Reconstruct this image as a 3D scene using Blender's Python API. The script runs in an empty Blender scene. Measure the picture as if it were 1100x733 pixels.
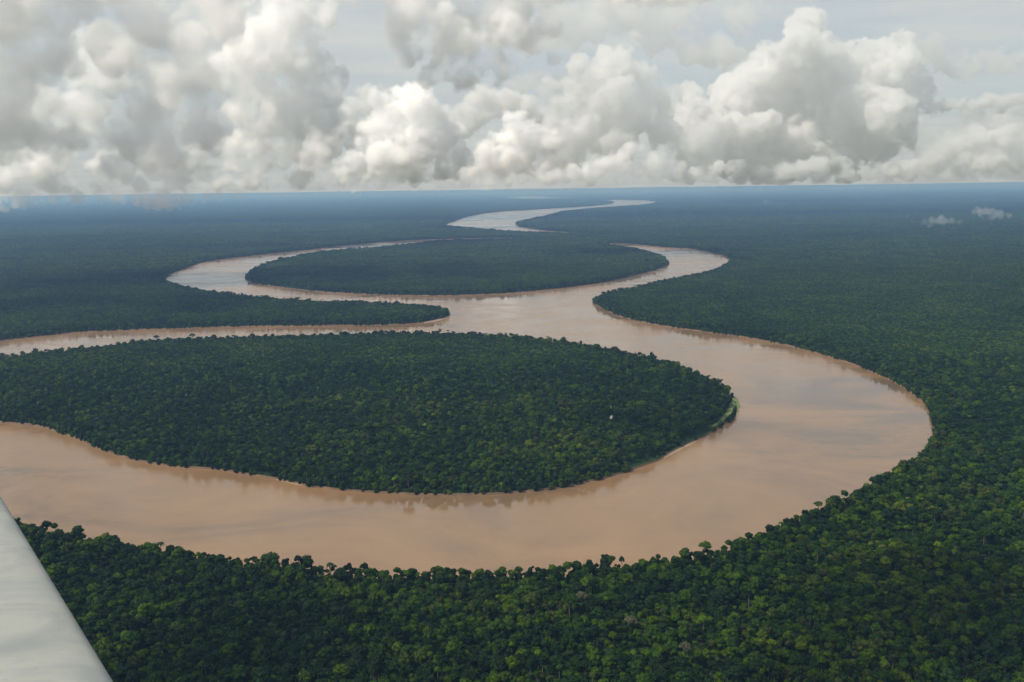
import bpy, math, random, os
import numpy as np
from mathutils import Vector, Matrix
from mathutils.geometry import delaunay_2d_cdt

R = math.radians
sc = bpy.context.scene
COL = sc.collection
random.seed(7)
rng = np.random.default_rng(7)

# ------------------------------------------------------------------ camera
H = 480.0                        # flying height, metres
FPX = 1070.0                     # focal length for the 1100 px wide photograph
CX, CY = 550.0, 366.5
PITCH = math.atan((CY - 203.5) / FPX)
ROLL = R(0.80)
fwd = Vector((0, math.cos(PITCH), -math.sin(PITCH)))
h0 = Vector((1, 0, 0))
u0 = Vector((0, math.sin(PITCH), math.cos(PITCH)))
RT = math.cos(ROLL) * h0 - math.sin(ROLL) * u0
UP = math.sin(ROLL) * h0 + math.cos(ROLL) * u0
cam_d = bpy.data.cameras.new('camera')
cam = bpy.data.objects.new('camera', cam_d)
COL.objects.link(cam)
m = Matrix((RT, UP, -fwd)).transposed().to_4x4()
m.translation = Vector((0, 0, H))
cam.matrix_world = m
cam_d.sensor_width = 36.0
cam_d.lens = 36.0 * FPX / 1100.0
cam_d.clip_start = 0.1
cam_d.clip_end = 2500000.0
sc.camera = cam

# ------------------------------------------------------------------ sun, sky, exposure
SUN_AZ = R(-112.0)     # clockwise from straight ahead: the sun stands ahead to the left
SUN_EL = R(52.0)
SKY_STRENGTH = 0.13
SUN_STRENGTH = 5.0
sc.view_settings.view_transform = 'Standard'
sc.view_settings.look = 'None'
sc.view_settings.gamma = 1.0
sc.view_settings.exposure = 0.0
sc.view_settings.use_curve_mapping = False
world = bpy.data.worlds.new("World")
sc.world = world
world.use_nodes = True
wn, wl = world.node_tree.nodes, world.node_tree.links
wn.clear()
w_out = wn.new('ShaderNodeOutputWorld')
w_bg = wn.new('ShaderNodeBackground'); w_bg.inputs['Strength'].default_value = SKY_STRENGTH
w_sky = wn.new('ShaderNodeTexSky')
w_sky.sky_type = 'NISHITA'; w_sky.sun_disc = False
w_sky.sun_elevation = SUN_EL; w_sky.sun_rotation = SUN_AZ
w_sky.altitude = 480; w_sky.air_density = 1.0; w_sky.dust_density = 1.5; w_sky.ozone_density = 1.0
wl.new(w_bg.outputs[0], w_out.inputs['Surface'])


def nmath(nt, op, a, b=None, clamp=False):
    n = nt.nodes.new('ShaderNodeMath'); n.operation = op; n.use_clamp = clamp
    for i, v in enumerate((a, b)):
        if v is None: continue
        if isinstance(v, (int, float)): n.inputs[i].default_value = v
        else: nt.links.new(v, n.inputs[i])
    return n.outputs[0]


def nmap(nt, v, a, b, c=0.0, d=1.0, interp='SMOOTHSTEP'):
    n = nt.nodes.new('ShaderNodeMapRange'); n.interpolation_type = interp
    nt.links.new(v, n.inputs['Value'])
    for k, x in zip(('From Min', 'From Max', 'To Min', 'To Max'), (a, b, c, d)):
        n.inputs[k].default_value = x
    return n.outputs['Result']


def nnoise(nt, vec, scale, detail=5, rough=0.55, dist=0.0):
    n = nt.nodes.new('ShaderNodeTexNoise')
    n.inputs['Scale'].default_value = scale; n.inputs['Detail'].default_value = detail
    n.inputs['Roughness'].default_value = rough; n.inputs['Distortion'].default_value = dist
    if vec is not None: nt.links.new(vec, n.inputs['Vector'])
    return n.outputs['Fac']


# a thin, high, streaky layer of cirrostratus in the world's sky
nt = world.node_tree
geo = wn.new('ShaderNodeTexCoord')
sep = wn.new('ShaderNodeSeparateXYZ'); wl.new(geo.outputs['Generated'], sep.inputs[0])
zz = nmath(nt, 'ADD', nmath(nt, 'MAXIMUM', sep.outputs['Z'], 0.0), 0.05)
comb = wn.new('ShaderNodeCombineXYZ')
wl.new(nmath(nt, 'DIVIDE', sep.outputs['X'], zz), comb.inputs[0])
wl.new(nmath(nt, 'DIVIDE', sep.outputs['Y'], zz), comb.inputs[1])
mp = wn.new('ShaderNodeMapping'); mp.inputs['Scale'].default_value = (0.55, 0.8, 1.0)
mp.inputs['Rotation'].default_value = (0, 0, R(20))
wl.new(comb.outputs[0], mp.inputs['Vector'])
cir = nnoise(nt, mp.outputs[0], 0.9, 7, 0.55, 0.6)
cfac = nmath(nt, 'MAXIMUM', nmap(nt, cir, 0.34, 0.62, 0.18, 0.92), nmap(nt, sep.outputs['Z'], 0.0, 0.16, 0.92, 0.0))
cr0 = wn.new('ShaderNodeValToRGB'); wl.new(nnoise(nt, mp.outputs[0], 1.7, 5, 0.55, 0.4), cr0.inputs[0]); ramp0 = cr0.outputs[0]
cr0.color_ramp.elements[0].position = 0.35; cr0.color_ramp.elements[0].color = (4.2, 4.75, 5.1, 1)
cr0.color_ramp.elements[1].position = 0.62; cr0.color_ramp.elements[1].color = (5.6, 5.75, 5.6, 1)
cmix = wn.new('ShaderNodeMix'); cmix.data_type = 'RGBA'
wl.new(cfac, cmix.inputs['Factor'])
wl.new(w_sky.outputs[0], cmix.inputs[6])
wl.new(ramp0, cmix.inputs[7])
wl.new(cmix.outputs[2], w_bg.inputs['Color'])

sun_d = bpy.data.lights.new('sun', 'SUN')
sun_d.energy = SUN_STRENGTH; sun_d.angle = R(0.53); sun_d.color = (1.0, 0.90, 0.74)
sun = bpy.data.objects.new('sun', sun_d); COL.objects.link(sun)
sdir = Vector((math.sin(SUN_AZ) * math.cos(SUN_EL), math.cos(SUN_AZ) * math.cos(SUN_EL), math.sin(SUN_EL)))
sun.rotation_euler = sdir.to_track_quat('Z', 'Y').to_euler()
sun.location = (0, 0, 3000)

cy = sc.cycles
cy.max_bounces = 26; cy.diffuse_bounces = 2; cy.glossy_bounces = 2; cy.transmission_bounces = 2
cy.volume_bounces = 24; cy.transparent_max_bounces = 16
cy.volume_step_rate = 2.0; cy.volume_max_steps = 256
cy.use_denoising = True
cy.caustics_reflective = False; cy.caustics_refractive = False


# ------------------------------------------------------------------ helpers
def ray(px, py):
    return (fwd * FPX + RT * (px - CX) + UP * (CY - py)).normalized()


def at(px, py, z=0.0):
    """point of the plane at height z seen at photograph pixel px, py"""
    d = ray(px, py)
    t = (z - H) / d.z
    return (d.x * t, d.y * t)


def tag(o, label=None, cat=None, group=None, kind=None):
    for k, v in (('label', label), ('category', cat), ('group', group), ('kind', kind)):
        if v: o[k] = v
    return o


def mesh_np(name, V, F_quads=None, F_tris=None, smooth=False):
    V = np.asarray(V, np.float32)
    me = bpy.data.meshes.new(name)
    loops, starts, tot = [], [], 0
    for F in (F_quads, F_tris):
        if F is None or len(F) == 0: continue
        F = np.asarray(F, np.int32)
        loops.append(F.ravel())
        starts.append(tot + np.arange(len(F), dtype=np.int32) * F.shape[1])
        tot += F.size
    loops = np.concatenate(loops); starts = np.concatenate(starts)
    me.vertices.add(len(V)); me.vertices.foreach_set('co', V.ravel())
    me.loops.add(len(loops)); me.loops.foreach_set('vertex_index', loops)
    me.polygons.add(len(starts)); me.polygons.foreach_set('loop_start', starts)
    me.update(calc_edges=True)
    me.polygons.foreach_set('use_smooth', np.full(len(starts), smooth))
    me.validate()
    return me


def obj(name, me, mats, parent=None, link=True):
    o = bpy.data.objects.new(name, me)
    for mt in (mats if isinstance(mats, (list, tuple)) else [mats]):
        if mt and (mt.name not in me.materials): me.materials.append(mt)
    if parent: o.parent = parent
    if link: COL.objects.link(o)
    return o


def new_mat(name):
    mt = bpy.data.materials.new(name); mt.use_nodes = True
    mt.node_tree.nodes.clear()
    out = mt.node_tree.nodes.new('ShaderNodeOutputMaterial')
    return mt, mt.node_tree, out


def ramp(nt, fac, stops):
    n = nt.nodes.new('ShaderNodeValToRGB')
    e = n.color_ramp.elements
    while len(e) > 1: e.remove(e[-1])
    for i, (p, c) in enumerate(stops):
        if i == 0: el = e[0]; el.position = p
        else: el = e.new(p)
        el.color = (*c, 1)
    if fac is not None: nt.links.new(fac, n.inputs['Fac'])
    return n.outputs['Color']


# ------------------------------------------------------------------ river outline (traced banks -> world metres)
TH = 19.0  # canopy height that hides the water on a near bank
# (px, py, h): h = 0 where the water meets the far bank, TH where near treetops hide the water's edge
A = [(-420, 418, 0), (-200, 392, 0), (-60, 373, 0), (0, 366, 0), (45, 361, 0), (91, 356.5, 0), (182, 353, 0), (273, 350.5, 0), (350, 350, 0), (400, 349.5, 0),
     (436, 348, 0), (465, 344.5, 0), (480, 340, 0), (482, 336.5, 6), (475, 331.5, 14),
     (458, 328, TH), (436, 326, TH), (400, 325, TH), (327, 322.5, TH), (273, 318, TH), (240, 314.5, TH), (218, 311.5, TH), (196, 307, TH), (180, 302, TH), (176.5, 298.5, 10),
     (182, 294.5, 0), (204, 286.5, 0), (222, 281, 0), (273, 274.5, 0), (327, 269, 0), (364, 264.5, 0), (400, 261.5, 0), (436, 258.8, 0), (469, 257.4, 0), (520, 256.2, 0), (560, 255.6, 0),
     (560, 256.0, TH), (520, 256.8, TH), (480, 258.3, TH), (436, 262.4, TH), (400, 266, TH), (364, 268.5, TH), (327, 273, TH), (295, 280, TH), (276, 286.5, TH), (266, 293, TH), (264, 297, 8),
     (268, 301, 0), (276, 305, 0), (309, 309.5, 0), (345, 313.5, 0), (400, 316.5, 0), (440, 317.5, 0), (490, 317.3, 0), (545, 315, 0), (604, 309.5, 0), (655, 302, 0), (691, 293.5, 0), (711, 287.5, 0),
     (718, 283, 4), (717, 279, TH), (709, 274, TH), (691, 268.5, TH), (675, 265.5, TH), (655, 262.6, TH),
     (655, 261.8, 0), (680, 262.6, 0), (709, 265.6, 0), (745, 268, 0), (771, 273, 0), (783, 278, 0),
     (784, 282, 8), (764, 290.5, TH), (727, 298, TH), (691, 306, TH), (662, 312, TH), (642, 318, TH), (638, 322, 10),
     (641, 327.5, 0), (655, 335, 0), (673, 342, 0), (709, 349.5, 0), (764, 357.5, 0), (805, 363, 0), (845, 371, 0), (882, 380.5, 0), (918, 392.5, 0), (955, 407.5, 0), (984, 425.5, 0),
     (998, 438, 0), (1004, 453, 6), (1001, 470, 14), (987, 485, TH), (955, 504, TH), (918, 526, TH), (882, 541, TH), (845, 557, TH), (809, 572, TH), (773, 584, TH), (736, 592, TH), (700, 599, TH),
     (650, 604, TH), (600, 607.5, TH), (560, 609, TH), (480, 610, TH), (396, 608, TH), (327, 604, TH), (255, 597, TH), (182, 587, TH), (127, 580, TH), (73, 570, TH), (22, 557, TH), (-50, 538, TH), (-200, 512, TH), (-420, 495, TH),
     (-420, 438, 0), (-200, 448, 0), (-60, 452, 0), (0, 454, 0), (35, 457, 0), (54.5, 461, 0), (87, 473.5, 0), (124, 487.5, 0), (164, 498, 0), (225, 504.5, 0), (291, 514, 0), (338, 523.5, 0), (370, 527, 0), (420, 530.5, 0), (480, 532, 0),
     (540, 530.5, 0), (600, 524, 0), (640, 516, 0), (700, 497, 0), (722, 486, 0), (754, 470, 0), (780, 455, 0), (790, 443, 0), (791, 434, 4), (787, 421, TH),
     (775, 410.5, TH), (745, 398, TH), (709, 385.5, TH), (655, 373.5, TH), (600, 365, TH), (545, 359.5, TH), (473, 357, TH), (400, 357.5, TH), (327, 360, TH), (255, 362, TH), (164, 365, TH), (95, 373, TH), (36, 377.5, TH), (0, 383.5, TH), (-60, 391, TH), (-200, 408, TH), (-420, 428, TH)]
B = [(478, 242.3, 0), (490, 237, 0), (503, 232.7, 0), (532, 228, 0), (575.5, 225, 0), (623, 222.3, 0), (648, 220, 0), (659, 218, 0), (655, 216.6, 0), (640, 215.4, 0), (663, 214.8, 0), (690, 215.3, 0), (706, 217, 0),
     (695, 219.3, TH), (677, 220.9, TH), (641, 223.4, TH), (604.5, 227, TH), (585, 231.8, TH), (562, 236.5, TH), (554, 240, 8), (560, 244, 0), (583, 247.8, 0), (612, 250, 0), (640, 251.4, 0), (672, 252.6, 0), (700, 253.4, 0),
     (672, 253.6, 0), (640, 252.8, 0), (604, 252.2, 0), (550, 250.2, 0), (514, 247.2, 0), (488, 244.8, 0)]
Cc = [(541, 212.8, 0), (556, 211.6, 0), (580, 211.0, 0), (592, 212.0, 0), (615, 212.4, 0), (642, 213.2, 0), (615, 213.4, 0), (588, 213.7, 0), (560, 213.9, 0)]


def catmull(P, sub=5):
    P = np.asarray(P, float); n = len(P); out = []
    for i in range(n):
        p0, p1, p2, p3 = P[i - 1], P[i], P[(i + 1) % n], P[(i + 2) % n]
        for k in range(sub):
            t = k / sub
            out.append(0.5 * ((2 * p1) + (-p0 + p2) * t + (2 * p0 - 5 * p1 + 4 * p2 - p3) * t * t + (-p0 + 3 * p1 - 3 * p2 + p3) * t ** 3))
    return np.array(out)


def outline(Q, sub):
    # spline in the picture (it is the smooth curve), then down to the ground, then a little natural raggedness
    Q = catmull(Q, sub)
    W = np.array([at(x, y, max(0, min(TH, h))) for x, y, h in Q])
    d = np.roll(W, -1, 0) - np.roll(W, 1, 0)
    nrm = np.stack([-d[:, 1], d[:, 0]], 1) / (np.linalg.norm(d, axis=1)[:, None] + 1e-9)
    j = rng.normal(0, 1, len(W)); j = 0.5 * j + 0.3 * np.roll(j, 1) + 0.3 * np.roll(j, -1)
    return W + nrm * (j * 2.2)[:, None]


RIV = [outline(A, 6), outline(B, 6), outline(Cc, 4)]


def inside(P, poly):
    x, y = P[:, 0][:, None], P[:, 1][:, None]
    res = np.zeros(len(P), bool)
    x1, y1 = poly[:, 0], poly[:, 1]; x2, y2 = np.roll(x1, -1), np.roll(y1, -1)
    for s in range(0, len(P), 4000):
        xs, ys = x[s:s + 4000], y[s:s + 4000]
        c = ((y1 > ys) != (y2 > ys)) & (xs < (x2 - x1) * (ys - y1) / (y2 - y1 + 1e-12) + x1)
        res[s:s + 4000] = (c.sum(1) % 2) == 1
    return res


def dist_poly(P, poly):
    a = poly; b = np.roll(poly, -1, 0); ab = b - a; L = (ab ** 2).sum(1) + 1e-9
    out = np.empty(len(P))
    for s in range(0, len(P), 3000):
        p = P[s:s + 3000][:, None, :]
        t = np.clip(((p - a) * ab).sum(2) / L, 0, 1)
        q = a + t[..., None] * ab
        out[s:s + 3000] = np.sqrt(((p - q) ** 2).sum(2)).min(1)
    return out


def in_water(P):
    r = np.zeros(len(P), bool)
    for p in RIV: r |= inside(P, p)
    return r


def bank_dist(P):
    d = np.full(len(P), 1e9)
    for p in RIV: d = np.minimum(d, dist_poly(P, p))
    return d


# ------------------------------------------------------------------ materials
def leaf_material(name, sat=1.0):
    mt, nt, out = new_mat(name)
    oi = nt.nodes.new('ShaderNodeObjectInfo')
    at_ = nt.nodes.new('ShaderNodeAttribute'); at_.attribute_name = 'tint'
    sc_ = nt.nodes.new('ShaderNodeSeparateColor'); nt.links.new(oi.outputs['Color'], sc_.inputs[0])
    own = nmath(nt, 'LESS_THAN', sc_.outputs[2], 0.5)            # trees with a tone of their own carry it in the object colour
    pick = nt.nodes.new('ShaderNodeMix')
    nt.links.new(own, pick.inputs[0]); nt.links.new(oi.outputs['Random'], pick.inputs[2]); nt.links.new(sc_.outputs[0], pick.inputs[3])
    v = nmath(nt, 'ADD', pick.outputs[0], at_.outputs['Fac'])
    v = nmath(nt, 'FRACT', v)
    # broad lighter and darker patches over the land, at two scales
    g = nt.nodes.new('ShaderNodeNewGeometry')
    big = nnoise(nt, g.outputs['Position'], 0.0045, 4, 0.6)
    big2 = nnoise(nt, g.outputs['Position'], 0.0009, 3, 0.6)
    v = nmath(nt, 'ADD', nmath(nt, 'MULTIPLY', v, 0.64), nmath(nt, 'ADD', nmap(nt, big, 0.38, 0.66, 0.0, 0.24), nmap(nt, big2, 0.38, 0.62, 0.0, 0.14)))
    col = ramp(nt, v, [(0.0, (0.008, 0.019, 0.008)), (0.2, (0.012, 0.028, 0.009)), (0.42, (0.018, 0.042, 0.010)), (0.6, (0.034, 0.070, 0.010)),
                       (0.74, (0.068, 0.120, 0.012)), (0.84, (0.042, 0.052, 0.018)), (0.92, (0.115, 0.165, 0.020)), (1.0, (0.095, 0.10, 0.035))])
    fine = nnoise(nt, g.outputs['Position'], 0.35, 2, 0.5)
    hs = nt.nodes.new('ShaderNodeHueSaturation')
    nt.links.new(col, hs.inputs['Color'])
    nt.links.new(nmap(nt, fine, 0.3, 0.7, 0.50, 0.96), hs.inputs['Value'])
    hs.inputs['Saturation'].default_value = sat
    d = nt.nodes.new('ShaderNodeBsdfPrincipled')
    nt.links.new(hs.outputs[0], d.inputs['Base Color'])
    d.inputs['Roughness'].default_value = 0.6
    d.inputs['Specular IOR Level'].default_value = 0.08
    tr = nt.nodes.new('ShaderNodeBsdfTranslucent')
    hs2 = nt.nodes.new('ShaderNodeHueSaturation'); hs2.inputs['Hue'].default_value = 0.485; hs2.inputs['Value'].default_value = 1.2
    nt.links.new(hs.outputs[0], hs2.inputs['Color']); nt.links.new(hs2.outputs[0], tr.inputs['Color'])
    mx = nt.nodes.new('ShaderNodeMixShader'); mx.inputs[0].default_value = 0.15
    nt.links.new(d.outputs[0], mx.inputs[1]); nt.links.new(tr.outputs[0], mx.inputs[2])
    nt.links.new(mx.outputs[0], out.inputs['Surface'])
    return mt


def plain(name, color, rough=0.8, var=0.2, scale=1.0, c2=None):
    mt, nt, out = new_mat(name)
    g = nt.nodes.new('ShaderNodeNewGeometry')
    n = nnoise(nt, g.outputs['Position'], scale, 5, 0.6)
    a = tuple(x * (1 - var) for x in color); b = c2 or tuple(x * (1 + var) for x in color)
    d = nt.nodes.new('ShaderNodeBsdfPrincipled')
    nt.links.new(ramp(nt, n, [(0.3, a), (0.7, b)]), d.inputs['Base Color'])
    d.inputs['Roughness'].default_value = rough
    nt.links.new(d.outputs[0], out.inputs['Surface'])
    return mt


M_leaf = leaf_material('rainforest_leaves', 1.12)
M_bark = plain('pale_bark', (0.11, 0.095, 0.075), 0.9, 0.3, 1.5)
M_dead = plain('bleached_wood', (0.62, 0.60, 0.55), 0.85, 0.15, 1.0)
M_olive = plain('olive_leaves', (0.055, 0.055, 0.024), 0.8, 0.45, 0.5)
M_earth = plain('red_river_earth', (0.085, 0.052, 0.030), 0.95, 0.35, 0.03, (0.155, 0.093, 0.054))
M_sand = plain('pale_river_sand', (0.22, 0.155, 0.10), 0.95, 0.15, 0.08)
M_grass = plain('river_grass', (0.105, 0.135, 0.035), 0.9, 0.35, 0.12)
M_path = plain('trodden_earth', (0.30, 0.20, 0.13), 0.95, 0.2, 0.2)

# ground: the forest floor near by; with distance only its leaf cover shows
mt, nt, out = new_mat('forest_floor')
g = nt.nodes.new('ShaderNodeNewGeometry')
n1 = nnoise(nt, g.outputs['Position'], 0.02, 8, 0.7)
n2 = nnoise(nt, g.outputs['Position'], 0.0006, 5, 0.6)
c = ramp(nt, nmath(nt, 'ADD', nmath(nt, 'MULTIPLY', n1, 0.6), nmath(nt, 'MULTIPLY', n2, 0.4)),
         [(0.35, (0.010, 0.020, 0.009)), (0.5, (0.016, 0.034, 0.012)), (0.65, (0.028, 0.046, 0.017))])
d = nt.nodes.new('ShaderNodeBsdfPrincipled'); nt.links.new(c, d.inputs['Base Color'])
d.inputs['Roughness'].default_value = 1.0; d.inputs['Specular IOR Level'].default_value = 0.0
nt.links.new(d.outputs[0], out.inputs['Surface'])
M_floor = mt

# turbid river water
mt, nt, out = new_mat('turbid_river_water')
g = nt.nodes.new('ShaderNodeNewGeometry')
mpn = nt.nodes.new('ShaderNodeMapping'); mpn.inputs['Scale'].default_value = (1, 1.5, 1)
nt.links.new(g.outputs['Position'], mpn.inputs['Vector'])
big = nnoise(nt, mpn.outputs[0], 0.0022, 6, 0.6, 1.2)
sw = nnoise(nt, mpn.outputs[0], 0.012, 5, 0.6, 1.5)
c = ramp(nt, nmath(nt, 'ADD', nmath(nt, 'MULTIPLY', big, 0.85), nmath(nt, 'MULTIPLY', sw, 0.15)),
         [(0.34, (0.112, 0.080, 0.050)), (0.48, (0.180, 0.110, 0.056)), (0.66, (0.225, 0.138, 0.070))])  # darker mottling puts dark cloud reflections into the water's own colour
d = nt.nodes.new('ShaderNodeBsdfPrincipled'); nt.links.new(c, d.inputs['Base Color'])
nt.links.new(nmap(nt, big, 0.35, 0.62, 0.05, 0.22), d.inputs['Roughness'])
d.inputs['IOR'].default_value = 1.33
rip = nnoise(nt, mpn.outputs[0], 0.35, 4, 0.6)
swl = nnoise(nt, mpn.outputs[0], 0.03, 4, 0.6)
bp = nt.nodes.new('ShaderNodeBump'); bp.inputs['Strength'].default_value = 0.14; bp.inputs['Distance'].default_value = 0.35
nt.links.new(nmath(nt, 'ADD', rip, nmath(nt, 'MULTIPLY', swl, 1.2)), bp.inputs['Height'])
nt.links.new(bp.outputs[0], d.inputs['Normal'])
nt.links.new(d.outputs[0], out.inputs['Surface'])
M_water = mt

# ------------------------------------------------------------------ ground sheet with the river cut out of it, banks, water
GZ = 3.0
EXT = 600000.0
pts, edges = [], []
sq = [(-EXT, -6000), (EXT, -6000), (EXT, EXT), (-EXT, EXT)]
for poly in [np.array(sq)] + RIV:
    s = len(pts); n = len(poly)
    pts += [Vector((float(p[0]), float(p[1]))) for p in poly]
    edges += [(s + i, s + (i + 1) % n) for i in range(n)]
for gx in np.linspace(-60000, 60000, 13):            # a few inner points keep the triangles well shaped
    for gy in (-3000, 300, 30000, 60000, 120000): pts.append(Vector((float(gx) + 17.0, float(gy))))
vo, eo, fo, *_ = delaunay_2d_cdt(pts, edges, [], 0, 0.01)
V = np.array([(v.x, v.y) for v in vo]); F = np.array([f for f in fo])
cen = V[F].mean(1)
keep = ~in_water(cen)
ground = obj('ground', mesh_np('ground', np.column_stack([V, np.full(len(V), GZ)]), None, F[keep]), M_floor)
tag(ground, kind='structure')

# banks: a strip of bare earth from the ground's edge down under the water
bv, bf = [], []
for poly in RIV:
    n = len(poly)
    area = 0.5 * np.sum(poly[:, 0] * np.roll(poly[:, 1], -1) - np.roll(poly[:, 0], -1) * poly[:, 1])
    d = np.roll(poly, -1, 0) - np.roll(poly, 1, 0)
    nr = np.stack([-d[:, 1], d[:, 0]], 1) / (np.linalg.norm(d, axis=1)[:, None] + 1e-9)
    if area < 0: nr = -nr                              # points into the water
    lf = np.convolve(np.concatenate([rng.random(n), rng.random(14)]), np.ones(15) / 15, 'valid')
    w = 2.0 + 0.8 * np.abs(rng.normal(0, 1, n)) + 45 * np.clip(lf - .56, 0, 1)
    s = len(bv)
    for i in range(n):
        a = poly[i]; b = poly[i] + nr[i] * w[i] * 0.5; c_ = poly[i] + nr[i] * w[i]
        bv += [(a[0], a[1], GZ), (b[0], b[1], GZ * 0.35), (c_[0], c_[1], -0.6)]
    for i in range(n):
        j = (i + 1) % n
        for k in range(2):
            bf.append((s + 3 * i + k, s + 3 * j + k, s + 3 * j + k + 1, s + 3 * i + k + 1))
bank = obj('river_bank', mesh_np('river_bank', bv, bf, None), M_earth); tag(bank, kind='structure')
wv = [(-EXT, -6000, 0), (EXT, -6000, 0), (EXT, EXT, 0), (-EXT, EXT, 0)]
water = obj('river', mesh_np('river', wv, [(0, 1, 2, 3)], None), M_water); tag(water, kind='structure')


def strip(name, pix, width, z0, z1, mat, zpix=0.0):
    """low ribbon of ground along pixels of the photograph, ragged width, sloping to the water"""
    P = np.array([at(x, y, zpix) for x, y in pix])
    t = np.linspace(0, len(P) - 1, len(P) * 8)
    i = np.clip(t.astype(int), 0, len(P) - 2); f = (t - i)[:, None]
    Q = P[i] * (1 - f) + P[i + 1] * f
    d = np.gradient(Q, axis=0); nr = np.stack([-d[:, 1], d[:, 0]], 1) / (np.linalg.norm(d, axis=1)[:, None] + 1e-9)
    env = np.sin(np.linspace(0.08, math.pi - 0.08, len(Q))) ** 0.5
    w = width * env * (0.75 + 0.35 * rng.random(len(Q)))
    v, q = [], []
    for k in range(len(Q)):
        for s_, z in ((-1, -0.5), (-0.55, z0), (0.2, z1), (1, z1)):
            p = Q[k] + nr[k] * w[k] * s_
            v.append((p[0], p[1], z + 0.15 * random.random()))
    for k in range(len(Q) - 1):
        for c in range(3):
            a = 4 * k + c; q.append((a, a + 4, a + 5, a + 1))
    return obj(name, mesh_np(name, v, q, None, True), mat)


tag(strip('sandbar', [(683, 503), (705, 494), (728, 483), (752, 470), (768, 461)], 9, 0.5, 1.2, M_sand), kind='structure')
tag(strip('sandbar', [(455, 347), (470, 344.5), (480, 340), (482, 337)], 16, 0.6, 1.5, M_sand), kind='structure')
tag(strip('sandbar', [(-30, 452), (0, 453.5), (30, 457), (52, 460)], 7, 0.6, 1.6, M_earth), kind='structure')
tag(strip('grass_fringe', [(764, 462), (776, 455), (786, 445), (790, 437), (789, 430), (786, 425)], 13, 1.6, 3.35, M_grass), kind='structure')
tag(strip('sandbar', [(296, 515), (318, 519.5), (340, 524)], 5, 0.4, 1.0, M_sand), kind='structure')


# ------------------------------------------------------------------ trees
def ico(sub=1):
    t = (1 + 5 ** .5) / 2
    v = [(-1, t, 0), (1, t, 0), (-1, -t, 0), (1, -t, 0), (0, -1, t), (0, 1, t), (0, -1, -t), (0, 1, -t), (t, 0, -1), (t, 0, 1), (-t, 0, -1), (-t, 0, 1)]
    f = [(0, 11, 5), (0, 5, 1), (0, 1, 7), (0, 7, 10), (0, 10, 11), (1, 5, 9), (5, 11, 4), (11, 10, 2), (10, 7, 6), (7, 1, 8),
         (3, 9, 4), (3, 4, 2), (3, 2, 6), (3, 6, 8), (3, 8, 9), (4, 9, 5), (2, 4, 11), (6, 2, 10), (8, 6, 7), (9, 8, 1)]
    v = [np.array(p) / np.linalg.norm(p) for p in v]
    for _ in range(sub):
        cache, nf = {}, []
        def mid(a, b):
            k = (min(a, b), max(a, b))
            if k not in cache:
                p = v[a] + v[b]; v.append(p / np.linalg.norm(p)); cache[k] = len(v) - 1
            return cache[k]
        for a, b, c in f:
            x, y, z = mid(a, b), mid(b, c), mid(c, a)
            nf += [(a, x, z), (b, y, x), (c, z, y), (x, y, z)]
        f = nf
    return np.array(v), np.array(f)


ICO = {0: ico(0), 1: ico(1)}


class Geo:
    def __init__(s): s.V, s.T, s.Q, s.n = [], [], [], 0; s.tint = []
    def add(s, V, T=None, Q=None, tint=0.0):
        if T is not None: s.T.append(np.asarray(T) + s.n)
        if Q is not None: s.Q.append(np.asarray(Q) + s.n)
        s.V.append(np.asarray(V)); s.n += len(V); s.tint.append(np.full(len(V), tint))
    def mesh(s, name):
        me = mesh_np(name, np.concatenate(s.V), np.concatenate(s.Q) if s.Q else None, np.concatenate(s.T) if s.T else None)
        a = me.attributes.new('tint', 'FLOAT', 'POINT'); a.data.foreach_set('value', np.concatenate(s.tint).astype(np.float32))
        return me


def lumps_for(kind, r, top, g):
    """clump centres and radii of a crown of radius r whose top is at height top"""
    L = []
    if kind == 'dome':
        L.append((0, 0, top - 0.62 * r, 0.62 * r))
        for k in range(9):
            a = k * 2.4 + g.random(); q = r * (0.50 + 0.22 * g.random())
            L.append((q * math.cos(a), q * math.sin(a), top - r * (0.50 + 0.45 * g.random()), r * (0.30 + 0.14 * g.random())))
        for k in range(4):
            a = k * 1.7 + g.random(); q = r * 0.35
            L.append((q * math.cos(a), q * math.sin(a), top - r * (0.28 + 0.1 * g.random()), r * (0.24 + 0.1 * g.random())))
        for k in range(6):
            a = k * 1.05 + g.random(); q = r * .45
            L.append((q * math.cos(a), q * math.sin(a), top - r * (1.15 + 0.5 * g.random()), r * (0.30 + 0.1 * g.random())))
    elif kind == 'round':
        L.append((0, 0, top - 0.8 * r, 0.72 * r))
        for k in range(11):
            u = g.normal(0, 1, 3); u[2] = abs(u[2]) * 0.8 - 0.2; u /= np.linalg.norm(u)
            L.append((u[0] * r * .62, u[1] * r * .62, top - .85 * r + u[2] * r * .55, r * (0.26 + 0.16 * g.random())))
    elif kind == 'umbrella':
        for k in range(13):
            q = r * math.sqrt((k + .3) / 13.0) * 0.85; a = k * 2.4 + .3 * g.random()
            L.append((q * math.cos(a), q * math.sin(a), top - r * (0.20 + 0.55 * (q / r) ** 2 + 0.10 * g.random()), r * (0.25 + 0.09 * g.random())))
    elif kind == 'ragged':
        for k in range(10):
            q = r * (0.15 + 0.65 * g.random()); a = 6.28 * g.random()
            L.append((q * math.cos(a), q * math.sin(a), top - r * (0.35 + 1.1 * g.random()), r * (0.22 + 0.22 * g.random())))
    return L


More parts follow.
